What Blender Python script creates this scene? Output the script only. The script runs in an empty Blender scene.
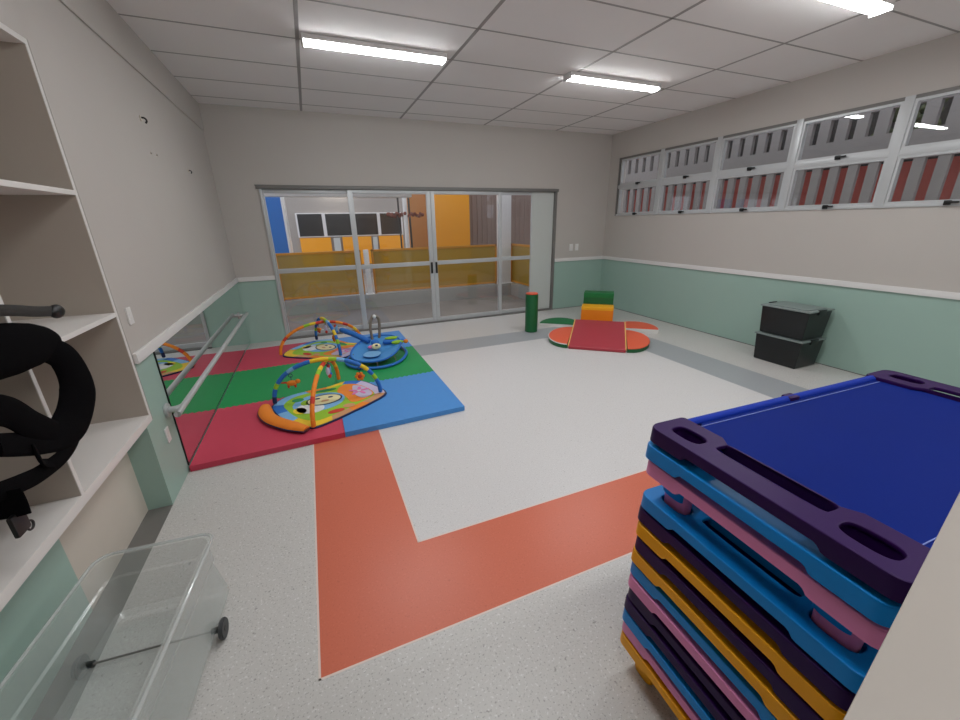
import bpy, bmesh, math, random
from math import sin, cos, pi, radians as R
from mathutils import Vector, Matrix
random.seed(7)
COL = bpy.context.scene.collection
W, D, H = 5.99, 6.215, 2.906
Y0 = -0.55                      # front wall

# ------------------------------------------------------------------ materials
def new_mat(name):
    m = bpy.data.materials.new(name); m.use_nodes = True
    nt = m.node_tree; nt.nodes.clear()
    out = nt.nodes.new('ShaderNodeOutputMaterial')
    return m, nt, out
def lin(c):
    f = lambda v: v/12.92 if v <= 0.04045 else ((v+0.055)/1.055)**2.4
    return tuple(f(v/255) for v in c)+(1,)
def mat(name, rgb, rough=.5, metal=0, spec=.5, noise=0, nscale=20, bump=0, bscale=80, coat=0):
    m, nt, out = new_mat(name)
    b = nt.nodes.new('ShaderNodeBsdfPrincipled'); nt.links.new(b.outputs[0], out.inputs[0])
    b.inputs['Roughness'].default_value = rough; b.inputs['Metallic'].default_value = metal
    b.inputs['Specular IOR Level'].default_value = spec; b.inputs['Coat Weight'].default_value = coat
    c = lin(rgb); b.inputs['Base Color'].default_value = c
    tc = nt.nodes.new('ShaderNodeTexCoord')
    if noise:
        n = nt.nodes.new('ShaderNodeTexNoise'); n.inputs['Scale'].default_value = nscale; n.inputs['Detail'].default_value = 4
        mx = nt.nodes.new('ShaderNodeMix'); mx.data_type = 'RGBA'
        mx.inputs[6].default_value = tuple(v*(1-noise) for v in c[:3])+(1,)
        mx.inputs[7].default_value = tuple(min(1, v*(1+noise)) for v in c[:3])+(1,)
        nt.links.new(tc.outputs['Object'], n.inputs['Vector']); nt.links.new(n.outputs['Fac'], mx.inputs[0])
        nt.links.new(mx.outputs[2], b.inputs['Base Color'])
    if bump:
        n = nt.nodes.new('ShaderNodeTexNoise'); n.inputs['Scale'].default_value = bscale; n.inputs['Detail'].default_value = 3
        bp = nt.nodes.new('ShaderNodeBump'); bp.inputs['Strength'].default_value = bump; bp.inputs['Distance'].default_value = .002
        nt.links.new(tc.outputs['Object'], n.inputs['Vector']); nt.links.new(n.outputs['Fac'], bp.inputs['Height'])
        nt.links.new(bp.outputs[0], b.inputs['Normal'])
    return m
def speckle(name, base, dark, light, rough=.35, amount=1.0):
    m, nt, out = new_mat(name)
    b = nt.nodes.new('ShaderNodeBsdfPrincipled'); nt.links.new(b.outputs[0], out.inputs[0])
    b.inputs['Roughness'].default_value = rough; b.inputs['Specular IOR Level'].default_value = .4
    tc = nt.nodes.new('ShaderNodeTexCoord')
    prev = None
    def layer(prev, col, scale, lo, hi):
        v = nt.nodes.new('ShaderNodeTexNoise'); v.inputs['Scale'].default_value = scale; v.inputs['Detail'].default_value = 2
        nt.links.new(tc.outputs['Object'], v.inputs['Vector'])
        r = nt.nodes.new('ShaderNodeMapRange'); r.inputs[1].default_value = lo; r.inputs[2].default_value = hi
        r.inputs[4].default_value = amount
        nt.links.new(v.outputs['Fac'], r.inputs[0])
        mx = nt.nodes.new('ShaderNodeMix'); mx.data_type = 'RGBA'
        nt.links.new(r.outputs[0], mx.inputs[0])
        if prev is None: mx.inputs[6].default_value = lin(base)
        else: nt.links.new(prev, mx.inputs[6])
        mx.inputs[7].default_value = lin(col)
        return mx.outputs[2]
    prev = layer(None, dark, 130, .60, .68)
    prev = layer(prev, light, 95, .60, .68)
    prev = layer(prev, dark, 42, .69, .73)
    nt.links.new(prev, b.inputs['Base Color'])
    return m
def schlick(nt, f0, f1):
    lw = nt.nodes.new('ShaderNodeLayerWeight'); lw.inputs[0].default_value = .5
    pw = nt.nodes.new('ShaderNodeMath'); pw.operation = 'POWER'; pw.inputs[1].default_value = 4
    nt.links.new(lw.outputs['Facing'], pw.inputs[0])
    mm = nt.nodes.new('ShaderNodeMath'); mm.operation = 'MULTIPLY_ADD'; mm.inputs[1].default_value = f1; mm.inputs[2].default_value = f0
    nt.links.new(pw.outputs[0], mm.inputs[0]); return mm
def glass(name, tint=(1, 1, 1), f0=.5, rough=.0, minref=.045):
    m, nt, out = new_mat(name)
    t = nt.nodes.new('ShaderNodeBsdfTransparent'); t.inputs[0].default_value = tint+(1,)
    g = nt.nodes.new('ShaderNodeBsdfGlossy'); g.inputs['Roughness'].default_value = rough
    mm = schlick(nt, minref, f0)
    mx = nt.nodes.new('ShaderNodeMixShader')
    nt.links.new(mm.outputs[0], mx.inputs[0]); nt.links.new(t.outputs[0], mx.inputs[1]); nt.links.new(g.outputs[0], mx.inputs[2])
    nt.links.new(mx.outputs[0], out.inputs[0])
    return m
def translucent(name, rgb, opac, rough=.2, gloss=.08):
    m, nt, out = new_mat(name)
    t = nt.nodes.new('ShaderNodeBsdfTransparent')
    p = nt.nodes.new('ShaderNodeBsdfPrincipled'); p.inputs['Base Color'].default_value = lin(rgb)
    p.inputs['Roughness'].default_value = rough
    a = nt.nodes.new('ShaderNodeMixShader'); a.inputs[0].default_value = opac
    nt.links.new(t.outputs[0], a.inputs[1]); nt.links.new(p.outputs[0], a.inputs[2])
    g = nt.nodes.new('ShaderNodeBsdfGlossy'); g.inputs['Roughness'].default_value = rough*.6
    mm = schlick(nt, gloss*.3, .5)
    b = nt.nodes.new('ShaderNodeMixShader'); nt.links.new(mm.outputs[0], b.inputs[0])
    nt.links.new(a.outputs[0], b.inputs[1]); nt.links.new(g.outputs[0], b.inputs[2])
    nt.links.new(b.outputs[0], out.inputs[0])
    return m
def emit(name, rgb, s):
    m, nt, out = new_mat(name)
    e = nt.nodes.new('ShaderNodeEmission'); e.inputs[0].default_value = rgb+(1,); e.inputs[1].default_value = s
    nt.links.new(e.outputs[0], out.inputs[0]); return m

M = {}
M['floor'] = speckle('vinyl_floor', (199, 196, 192), (158, 155, 151), (218, 216, 214))
M['floor_inner'] = speckle('vinyl_floor_inner', (209, 206, 205), (180, 177, 175), (222, 220, 219), amount=.8)
M['orange_floor'] = speckle('vinyl_orange', (205, 108, 82), (184, 92, 68), (214, 120, 96), amount=.5)
M['grey_floor'] = speckle('vinyl_grey', (158, 161, 164), (140, 143, 146), (170, 173, 176), amount=.5)
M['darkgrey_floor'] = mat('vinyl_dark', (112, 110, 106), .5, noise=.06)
M['seam'] = mat('weld_seam', (222, 205, 195), .5)
M['paint'] = mat('wall_paint', (189, 183, 177), .6, noise=.02, nscale=3, bump=.1, bscale=60)
M['green_paint'] = mat('mint_paint', (156, 183, 172), .45, noise=.02, nscale=3)
M['cream'] = mat('cream_board', (205, 196, 184), .5, noise=.02)
M['trim'] = mat('trim_white', (224, 222, 220), .35)
M['ceil'] = mat('ceiling_tile', (236, 232, 230), .8, noise=.015, nscale=6, bump=.08, bscale=120)
M['tbar'] = mat('ceiling_grid', (158, 154, 151), .6)
M['alu'] = mat('aluminium', (192, 194, 195), .35, metal=.25)
M['alu_dark'] = mat('aluminium_dark_and_shadow', (120, 118, 115), .5, metal=.2)  # darker aluminium; the strip over the door track is painted shadow
M['glass'] = glass('pane_glass')
M['frost'] = mat('frosted_panel', (196, 200, 196), .3)
M['mirror'] = mat('mirror_silver', (225, 230, 228), .015, metal=1)
M['black'] = mat('black_plastic', (12, 12, 13), .4)
M['blackfab'] = mat('black_webbing', (7, 6, 8), .95, spec=.08, bump=.6, bscale=300)
M['greyfab'] = mat('grey_webbing', (48, 46, 44), .8, bump=.4, bscale=300)
M['rail'] = mat('rail_grey', (186, 188, 188), .35, metal=.2)
M['white_lam'] = mat('white_laminate', (226, 222, 218), .4)
M['cab'] = mat('cabinet_laminate_shaded', (158, 150, 142), .45, noise=.015)  # laminate colour greyed to stand in for shade on the white panel
M['beige_lam'] = mat('greige_laminate', (178, 168, 157), .5, noise=.015, nscale=4)
M['red_foam'] = mat('red_foam', (196, 58, 82), .6, bump=.3, bscale=220, noise=.03)
M['blue_foam'] = mat('blue_foam', (72, 140, 208), .6, bump=.3, bscale=220, noise=.03)
M['green_foam'] = mat('green_foam', (18, 146, 76), .6, bump=.3, bscale=220, noise=.03)
M['v_red'] = mat('vinyl_crimson', (172, 54, 66), .45, noise=.04)
M['v_orange'] = mat('vinyl_orange_soft', (232, 96, 62), .45, noise=.03)
M['v_green'] = mat('vinyl_green', (12, 112, 58), .45, noise=.04)
M['v_dkgreen'] = mat('vinyl_dark_green', (10, 92, 46), .45, noise=.04)
M['v_yellow'] = mat('vinyl_yellow', (250, 178, 30), .45)
M['v_amber'] = mat('vinyl_amber', (240, 132, 20), .45)
M['v_piping'] = mat('vinyl_piping', (238, 190, 110), .5)
M['v_white'] = mat('vinyl_white', (222, 220, 216), .5)
M['c_purple'] = mat('plastic_purple', (44, 12, 72), .45, spec=.18)
M['c_blue'] = mat('plastic_blue', (0, 134, 214), .42, spec=.3)
M['c_pink'] = mat('plastic_pink', (228, 138, 188), .42, spec=.3)
M['c_yellow'] = mat('plastic_yellow', (244, 166, 0), .42, spec=.3)
M['sheet'] = mat('royal_blue_sheet', (4, 46, 156), .6, spec=.2, bump=.2, bscale=400, noise=.05, nscale=5)
M['stitch'] = mat('white_thread', (120, 135, 200), .6)
M['tub'] = translucent('clear_plastic', (206, 214, 210), .36, .22)
M['tub_rim'] = translucent('clear_plastic_thick', (222, 226, 224), .4, .15)
M['wheel'] = mat('wheel_grey', (62, 64, 66), .5)
M['box'] = mat('crate_black', (20, 23, 24), .35)
M['lid'] = mat('crate_lid_grey', (124, 134, 132), .35)
M['yfence'] = translucent('yellow_mesh', (176, 138, 26), .68, .6, 0)
M['yrail'] = mat('fence_rail', (196, 130, 20), .5)
M['concrete'] = mat('concrete', (126, 118, 110), .85, noise=.3, nscale=1.6)
M['curb'] = mat('curb_white', (158, 157, 152), .7, noise=.06)
M['facade'] = mat('facade_white', (158, 151, 144), .7, noise=.03)
M['blue_wall'] = mat('facade_blue', (44, 110, 186), .6)
M['orange_wall'] = mat('facade_orange', (246, 164, 28), .6, noise=.03)
M['brown_wall'] = mat('facade_brown', (142, 122, 112), .7, noise=.1)
M['brown_panel'] = mat('facade_caramel', (186, 124, 62), .6, noise=.05)
M['dark_glass'] = mat('dark_window', (46, 46, 46), .15)
M['slat'] = mat('slat_grey', (146, 141, 138), .7, noise=.08)
M['red_wall'] = mat('red_wall', (196, 92, 82), .7, noise=.12)
M['darkwall'] = mat('dark_wall', (54, 50, 48), .8)
M['leaf'] = mat('hedge_leaf', (86, 96, 50), .7, noise=.3, nscale=12)
M['led'] = emit('led_tube', (.96, .985, 1), 44)
M['led2'] = emit('lamp_glow', (1, .95, .88), 60)
M['lamp_body'] = mat('lamp_white', (214, 212, 210), .4)
M['rust'] = mat('dried_flower', (120, 62, 48), .8)
TOY = {k: mat('toy_'+k, c, .65, bump=.3, bscale=250, noise=.05) for k, c in dict(
    seat=(70, 142, 204), blue=(36, 110, 196), sky=(120, 176, 222), yellow=(238, 200, 40), lime=(150, 196, 40), orange=(238, 134, 30), red=(206, 56, 34),
    pink=(226, 120, 180), white=(226, 226, 224), cream=(232, 222, 170), navy=(28, 42, 86), green=(30, 140, 76), tan=(206, 150, 104), lav=(200, 188, 214), grey=(124, 112, 100)).items()}

# ------------------------------------------------------------------ mesh builder
class B:
    def __init__(s): s.bm = bmesh.new(); s.mats = []
    def mi(s, m):
        if m not in s.mats: s.mats.append(m)
        return s.mats.index(m)
    def merge(s, bm2, m, T=None, smooth=False):
        i = s.mi(m)
        if T is not None: bmesh.ops.transform(bm2, matrix=T, verts=bm2.verts)
        vm = {v: s.bm.verts.new(v.co) for v in bm2.verts}
        for f in bm2.faces:
            try: nf = s.bm.faces.new([vm[v] for v in f.verts])
            except ValueError: continue
            nf.material_index = i; nf.smooth = smooth
        bm2.free(); return s
    def box(s, x0, x1, y0, y1, z0, z1, m, bev=0, T=None, seg=2):
        b = bmesh.new(); bmesh.ops.create_cube(b, size=1)
        bmesh.ops.transform(b, matrix=Matrix.Translation(((x0+x1)/2, (y0+y1)/2, (z0+z1)/2)) @ Matrix.Diagonal((abs(x1-x0), abs(y1-y0), abs(z1-z0), 1)), verts=b.verts)
        if bev: bmesh.ops.bevel(b, geom=b.edges[:], offset=bev, segments=seg, affect='EDGES', profile=.7)
        return s.merge(b, m, T, bool(bev))
    def frustum(s, bot, top, z0, z1, m, bev=0, T=None):   # bot/top: (x0,x1,y0,y1)
        b = bmesh.new(); vs = []
        for (x0, x1, y0, y1), z in ((bot, z0), (top, z1)):
            vs += [b.verts.new(p) for p in ((x0, y0, z), (x1, y0, z), (x1, y1, z), (x0, y1, z))]
        for f in ((3, 2, 1, 0), (4, 5, 6, 7), (0, 1, 5, 4), (1, 2, 6, 5), (2, 3, 7, 6), (3, 0, 4, 7)): b.faces.new([vs[i] for i in f])
        if bev: bmesh.ops.bevel(b, geom=b.edges[:], offset=bev, segments=3, affect='EDGES', profile=.7)
        return s.merge(b, m, T, bool(bev))
    def prism(s, pts, z0, z1, m, bev=0, T=None, msides=None):
        b = bmesh.new()
        lo = [b.verts.new((p[0], p[1], z0)) for p in pts]; hi = [b.verts.new((p[0], p[1], z1)) for p in pts]
        n = len(pts); b.faces.new(lo[::-1]); top = b.faces.new(hi)
        sides = [b.faces.new((lo[i], lo[(i+1) % n], hi[(i+1) % n], hi[i])) for i in range(n)]
        bmesh.ops.recalc_face_normals(b, faces=b.faces[:])
        if bev: bmesh.ops.bevel(b, geom=list(top.edges), offset=bev, segments=3, affect='EDGES', profile=.7)
        i0 = len(s.bm.faces)
        s.merge(b, m, T)
        if msides is not None:
            k = s.mi(msides); s.bm.faces.ensure_lookup_table(); s.bm.normal_update()
            for f in list(s.bm.faces)[i0:]:
                if abs(f.normal.z) < .3: f.material_index = k
        return s
    def tube(s, path, r, m, n=10, closed=False, T=None, caps=True, flat=None):
        P = [Vector(p) for p in path]; b = bmesh.new(); L = len(P); rings = []
        up = None
        for i, p in enumerate(P):
            if closed: t = P[(i+1) % L]-P[i-1]
            else: t = P[min(i+1, L-1)]-P[max(i-1, 0)]
            t.normalize()
            if up is None:
                up = Vector((0, 0, 1)) if abs(t.z) < .9 else Vector((1, 0, 0))
            sx = t.cross(up).normalized(); up = sx.cross(t).normalized()
            rr = r[i] if isinstance(r, (list, tuple)) else r
            a, c = (rr, rr) if flat is None else (rr*flat[0], rr*flat[1])
            rings.append([b.verts.new(p+sx*(a*cos(2*pi*k/n))+up*(c*sin(2*pi*k/n))) for k in range(n)])
        for i in range(L if closed else L-1):
            A, Bb = rings[i], rings[(i+1) % L]
            for k in range(n): b.faces.new((A[k], A[(k+1) % n], Bb[(k+1) % n], Bb[k]))
        if caps and not closed: b.faces.new(rings[0]); b.faces.new(rings[-1][::-1])
        return s.merge(b, m, T, True)
    def cyl(s, p0, p1, r, m, n=24, r2=None, T=None, bev=0):
        p0, p1 = Vector(p0), Vector(p1); d = p1-p0; b = bmesh.new()
        bmesh.ops.create_cone(b, cap_ends=True, segments=n, radius1=r, radius2=r if r2 is None else r2, depth=d.length)
        if bev: bmesh.ops.bevel(b, geom=[e for e in b.edges if any(len(f.verts) > 4 for f in e.link_faces)], offset=bev, segments=2, affect='EDGES')
        Q = Matrix.Translation((p0+p1)/2) @ d.to_track_quat('Z', 'Y').to_matrix().to_4x4()
        if T is not None: Q = T @ Q
        return s.merge(b, m, Q, True)
    def ball(s, c, rad, m, T=None, n=14):
        b = bmesh.new(); bmesh.ops.create_uvsphere(b, u_segments=n, v_segments=max(6, n*2//3), radius=1)
        rad = rad if isinstance(rad, (tuple, list)) else (rad,)*3
        Q = Matrix.Translation(c) @ Matrix.Diagonal((*rad, 1))
        if T is not None: Q = T @ Q
        return s.merge(b, m, Q, True)
    def disc(s, c, rx, ry, rot, m, n=28, T=None, h=.0015):
        pts = [(c[0]+rx*cos(a)*cos(rot)-ry*sin(a)*sin(rot), c[1]+rx*cos(a)*sin(rot)+ry*sin(a)*cos(rot)) for a in [2*pi*k/n for k in range(n)]]
        return s.prism(pts, c[2], c[2]+h, m, T=T)
    def build(s, name, parent=None, loc=None, rz=0, auto=True):
        me = bpy.data.meshes.new(name)
        s.bm.normal_update(); s.bm.to_mesh(me); s.bm.free()
        for m in s.mats: me.materials.append(m)
        if auto: me.set_sharp_from_angle(angle=R(38))
        o = bpy.data.objects.new(name, me); COL.objects.link(o)
        if parent: o.parent = parent
        if loc: o.location = loc
        if rz: o.rotation_euler.z = rz
        return o
def tag(o, label=None, cat=None, group=None, kind=None):
    for k, v in (('label', label), ('category', cat), ('group', group), ('kind', kind)):
        if v: o[k] = v
    return o
def empty(name, loc=(0, 0, 0), rz=0):
    o = bpy.data.objects.new(name, None); o.empty_display_size = .1; COL.objects.link(o)
    o.location = loc; o.rotation_euler.z = rz; return o
def copy_tree(o, parent=None):
    c = o.copy(); COL.objects.link(c); c.parent = parent
    for ch in [k for k in bpy.data.objects if k.parent == o and k is not c]: copy_tree(ch, c)
    return c
def struct(b, name, label=None): return tag(b.build(name), label, None, None, 'structure')
def smooth_path(pts, n=8, closed=False):
    P = [Vector(p) for p in pts]; L = len(P); out = []
    for i in range(L if closed else L-1):
        if closed: a, b, c, d = P[i-1], P[i], P[(i+1) % L], P[(i+2) % L]
        else: a, b, c, d = P[max(i-1, 0)], P[i], P[i+1], P[min(i+2, L-1)]
        for k in range(n):
            t = k/n
            out.append(.5*((2*b)+(c-a)*t+(2*a-5*b+4*c-d)*t*t+(3*b-a-3*c+d)*t**3))
    if not closed: out.append(P[-1])
    return out

# ------------------------------------------------------------------ room shell
ZT = .858                       # top of green dado
RX = (.7806, 1.2689, 4.639, 5.125); RY = (1.2266, 1.719, 4.641, 5.105)
def floor_mesh():
    b = B(); bm = b.bm
    xs = sorted([-.5, -.12, 0, W+.12, *RX]); ys = sorted([Y0, 2.59, D+.12, *RY])
    def pick(x, y):
        if x < 0 and y > 2.59: return None
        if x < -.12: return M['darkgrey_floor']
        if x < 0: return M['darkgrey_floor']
        if RX[0] < x < RX[3] and RY[0] < y < RY[3]:
            if RX[1] < x < RX[2] and RY[1] < y < RY[2]: return M['floor_inner']
            if x < RX[1]: return M['orange_floor'] if y < RY[2] else M['grey_floor']
            if y < RY[1] and x < RX[2]: return M['orange_floor']
            return M['grey_floor']
        return M['floor']
    V = {}
    def vert(x, y): return V.setdefault((round(x, 5), round(y, 5)), bm.verts.new((x, y, 0)))
    for i in range(len(xs)-1):
        for j in range(len(ys)-1):
            m = pick((xs[i]+xs[i+1])/2, (ys[j]+ys[j+1])/2)
            if not m: continue
            f = bm.faces.new([vert(xs[i], ys[j]), vert(xs[i+1], ys[j]), vert(xs[i+1], ys[j+1]), vert(xs[i], ys[j+1])])
            f.material_index = b.mi(m)
    w = .004
    for (x0, x1, y0, y1) in ((RX[0], RX[0], RY[0], RY[2]), (RX[1], RX[1], RY[1], RY[2]), (RX[0], RX[2], RY[0], RY[0]), (RX[1], RX[2], RY[1], RY[1]),):
        b.box(x0-w, x1+w, y0-w, y1+w, -.002, .0006, M['seam'])
    b.box(-.5, W+.12, Y0, D+.12, -.1, -.004, M['darkgrey_floor'])
    return struct(b, 'floor', 'speckled light grey vinyl floor with orange and grey inlaid bands')
floor_mesh()

b = B()
b.box(0, W, Y0, D, H, H+.03, M['ceil']); b.box(-.5, 0, Y0, 2.66, H, H+.03, M['ceil'])
for k in range(-1, 4):
    x = 1.1087+1.25*k
    if -.45 < x < W: b.box(x-.014, x+.014, Y0, D, H-.0012, H+.001, M['tbar'])
y = 4.0295-.625*8
while y < D:
    if y > Y0: b.box(0, W, y-.009, y+.009, H-.0012, H+.001, M['tbar'])
    y += .625
struct(b, 'ceiling', 'suspended ceiling of white tiles in a thin grid')

DX0, DX1, DZ = .468, 4.927, 2.035
b = B(); T = .15
def wallbox(x0, x1, y0, y1, z0, z1):
    if z0 < ZT: b.box(x0, x1, y0, y1, z0, min(ZT, z1), M['green_paint'])
    if z1 > ZT: b.box(x0, x1, y0, y1, max(z0, ZT), z1, M['paint'])
wallbox(-.0, DX0, D, D+T, 0, H); wallbox(DX1, W, D, D+T, 0, H); wallbox(DX0, DX1, D, D+T, DZ, H)
struct(b, 'wall_back', 'off-white wall with mint green dado around the sliding door')
b = B()
WY1, WY0, WZ0, WZ1 = 5.975, .5, 1.605, 2.516
wallbox(W, W+T, Y0, D+T, 0, WZ0); wallbox(W, W+T, Y0, D+T, WZ1, H); wallbox(W, W+T, Y0, WY0, WZ0, WZ1); wallbox(W, W+T, WY1, D+T, WZ0, WZ1)
struct(b, 'wall_right', 'off-white wall with mint green dado below the high window')
b = B()
wallbox(-.6, W+T, Y0-T, Y0, 0, H)
struct(b, 'wall_front')
b = B()
wallbox(-.6, 0, 2.69, D+T, 0, H)
b.box(-.6, 0, 2.59, 2.69, 0, .52, M['green_paint'])
b.box(-.6, 0, 2.69-.0, 2.69, .52, H, M['paint'])
b.box(-.6, -.5, Y0, 2.69, 0, H, M['paint'])
b.box(-.5, -.12, Y0, 1.91, 0, .515, M['green_paint'])
b.box(-.5, -.12, 1.91, 2.59, 0, .515, M['cream'])
b.box(-.5, 0, Y0, 2.692, 2.3085, H, M['paint'])
b.box(-.5, -.001, 2.6825, 2.692, .52, 2.31, M['paint'])
b.box(-.0, .012, Y0, D, 2.62, H, M['paint'], .006)
struct(b, 'wall_left', 'off-white wall with mint green dado and a shallow beam along its top')

def trim(name, x0, x1, y0, y1):
    b = B(); b.box(x0, x1, y0, y1, ZT-.004, .911, M['trim'], .004)
    return struct(b, name, 'white moulded chair rail above the green dado')
trim('trim_1', 0, .02, 2.69, D); trim('trim_2', .02, DX0-.005, D-.02, D); trim('trim_3', DX1+.005, W-.02, D-.02, D); trim('trim_4', W-.02, W, Y0, D)
for nm, a in (('baseboard_back', (DX1+.01, W-.006, D-.006, D, 0, .008)), ('baseboard_right', (W-.006, W, Y0, D, 0, .008))):
    b = B(); b.box(*a, M['alu_dark']); struct(b, nm)

# ------------------------------------------------------------------ sliding door
door = tag(empty('door_1', ((DX0+DX1)/2, D, 0)), 'wide aluminium sliding glass door in the back wall', None, None, 'structure')
def dpart(name, b, label=None, parent=None):
    o = b.build(name); o.parent = parent or door
    if not parent: o.matrix_parent_inverse = Matrix.Translation(Vector(door.location)).inverted()
    if label: o['label'] = label
    return o
b = B()
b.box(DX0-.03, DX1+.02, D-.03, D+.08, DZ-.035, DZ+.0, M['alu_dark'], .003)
b.box(DX0-.04, DX1+.03, D-.015, D-.001, DZ-.0, DZ+.012, M['alu_dark'])  # dark strip stands in for the shadow line over the track
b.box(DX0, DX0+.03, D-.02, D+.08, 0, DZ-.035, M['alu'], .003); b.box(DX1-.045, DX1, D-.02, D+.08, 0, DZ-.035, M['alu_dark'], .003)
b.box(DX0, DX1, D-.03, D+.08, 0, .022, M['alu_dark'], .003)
dpart('door_frame', b)
def leaf(x0, x1, yoff, sw0=.06, sw1=.06, solid=False, handle=None):
    b = B(); y0, y1 = D+yoff, D+yoff+.03; zt, zb = DZ-.036, .022
    b.box(x0, x0+sw0, y0, y1, zb, zt, M['alu'], .003); b.box(x1-sw1, x1, y0, y1, zb, zt, M['alu'], .003)
    b.box(x0+sw0, x1-sw1, y0, y1, zt-.05, zt, M['alu'], .003); b.box(x0+sw0, x1-sw1, y0, y1, zb, zb+.06, M['alu'], .003)
    b.box(x0+sw0, x1-sw1, y0, y1, .925, .985, M['alu'], .003)
    lf = dpart('door_leaf', b)
    for za, zz in ((zb+.06, .925), (.985, zt-.05)):
        g = B(); g.box(x0+sw0-.002, x1-sw1+.002, y0+.012, y0+.018, za-.002, zz+.002, M['frost'] if solid else M['glass'])
        dpart('glass_pane' if not solid else 'frosted_pane', g, parent=lf)
    if handle:
        h = B(); h.box(handle-.014, handle+.014, y0-.028, y0+.001, .80, .97, M['black'], .006); dpart('door_handle', h, 'black pull handle', parent=lf)
leaf(DX0+.03, 1.60, .03, .02, .05); leaf(1.545, 2.718, 0, .07, .06, handle=2.682); leaf(2.722, 3.90, 0, .06, .05, handle=2.758)
leaf(3.85, 4.885, .03, .05, .42)
b = B(); b.box(4.47, 4.882, D+.022, D+.029, .03, DZ-.04, M['frost']); dpart('closing_panel', b, 'plain pale panel at the right end')

# ------------------------------------------------------------------ high window
win = tag(empty('window_1', (W, 3.2, WZ0)), 'long high strip of hopper windows in the right wall', None, None, 'structure')
def wpart(name, b, parent=None):
    o = b.build(name); o.parent = parent or win
    if not parent: o.matrix_parent_inverse = Matrix.Translation(Vector(win.location)).inverted()
    return o
b = B(); X0, X1 = W-.012, W+.06
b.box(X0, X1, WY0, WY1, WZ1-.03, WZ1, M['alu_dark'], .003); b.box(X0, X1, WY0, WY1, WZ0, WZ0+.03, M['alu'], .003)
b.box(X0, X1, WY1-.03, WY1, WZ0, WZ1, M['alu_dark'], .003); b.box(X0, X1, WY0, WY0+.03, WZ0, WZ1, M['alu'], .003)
cols = [5.96, 5.05, 4.13, 3.205, 2.335, 1.42, .515]
for y in cols[1:-1]: b.box(X0-.004, X1, y-.035, y+.035, WZ0+.0, WZ1-.0, M['alu'], .004)
b.box(X0, X1, WY0, WY1, 2.04, 2.095, M['alu'], .003)
wpart('window_frame', b)
for i in range(6):
    for (za, zb) in ((WZ0+.03, 2.04), (2.095, WZ1-.03)):
        ya, yb = cols[i+1]+.036, cols[i]-.036
        s = B(); f = .022
        s.box(X0+.004, X1-.02, ya, ya+f, za, zb, M['alu']); s.box(X0+.004, X1-.02, yb-f, yb, za, zb, M['alu'])
        s.box(X0+.004, X1-.02, ya+f, yb-f, za, za+f, M['alu']); s.box(X0+.004, X1-.02, ya+f, yb-f, zb-f, zb, M['alu'])
        so = wpart('window_sash', s)
        g = B(); g.box(W+.02, W+.024, ya+f, yb-f, za+f, zb-f, M['glass']); wpart('window_pane', g, so)
        h = B(); ym = (ya+yb)/2
        h.box(X0-.022, X0+.006, ym-.02, ym+.02, za-.022, za+.016, M['black'], .004); h.box(X0-.035, X0-.018, ym-.075, ym+.015, za-.008, za+.008, M['black'], .003)
        wpart('window_latch', h, so)

# ------------------------------------------------------------------ mirror and handrail on the left wall
b = B(); b.box(.001, .006, 2.97, D-.02, .045, ZT-.006, M['mirror'])
b.box(0, .008, 2.962, 2.97, .04, ZT-.004, M['black'])
tag(b.build('wall_mirror'), 'long low mirror fixed on the left wall above the foam mats', 'mirror')
hr = tag(empty('handrail', (.08, 4.3, .48)), 'grey tubular handrail running in front of the low wall mirror', 'handrail')
b = B(); yA, yB, zR = 2.89, 5.80, .485
path = smooth_path([(.008, yA, zR), (.055, yA, zR), (.082, yA+.035, zR), (.085, yA+.12, zR), (.085, yB-.12, zR), (.082, yB-.035, zR), (.055, yB, zR), (.008, yB, zR)], 6)
b.tube(path, .019, M['rail'], 14)
o = b.build('rail'); o.parent = hr; o.matrix_parent_inverse = Matrix.Translation((.08, 4.3, .48)).inverted()
for y in (yA, yB):
    b = B(); b.cyl((.0005 if y < 2.96 else .0065, y, zR), (.016, y, zR), .045, M['rail'], bev=.003)
    o = b.build('mounting_flange'); o.parent = hr; o.matrix_parent_inverse = Matrix.Translation((.08, 4.3, .48)).inverted()

# ------------------------------------------------------------------ lamps
def lamp(cx, cy, label):
    r = tag(empty('ceiling_lamp', (cx, cy, H)), label, 'ceiling light', 'white batten lights on the ceiling')
    b = B(); b.box(-.56, .56, -.066, .066, -.036, -.0015, M['lamp_body'], .004); b.build('lamp_body', r)
    for s in (-1, 1):
        b = B(); b.box(s*.565-.006, s*.565+.006, -.066, .066, -.060, -.0015, M['lamp_body'], .003); b.build('end_cap', r)
    b = B(); prof = [(-.056, -.0365), (-.050, -.050), (-.03, -.057), (0, -.0585), (.03, -.057), (.050, -.050), (.056, -.0365)]
    bm = bmesh.new(); A = [bm.verts.new((-.559, y, z)) for y, z in prof]; E = [bm.verts.new((.559, y, z)) for y, z in prof]
    for k in range(6): bm.faces.new((A[k], E[k], E[k+1], A[k+1]))
    bm.faces.new((A[6], E[6], E[0], A[0]))
    b.merge(bm, M['led'], None, True); b.build('diffuser', r)
    return r
lamp(1.705, 3.965, 'white batten ceiling light above the play gyms, nearer the left wall')
lamp(4.10, 3.965, 'white batten ceiling light above the foam ramp, nearer the right wall')
lamp(4.25, 2.12, 'white batten ceiling light at the top edge above the cot stack')
lamp(1.72, 2.12, 'white batten ceiling light just above the view over the orange floor band')
lamp(1.72, .25, 'white batten ceiling light behind the viewpoint on the left')
lamp(4.25, .25, 'white batten ceiling light behind the viewpoint on the right')

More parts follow.
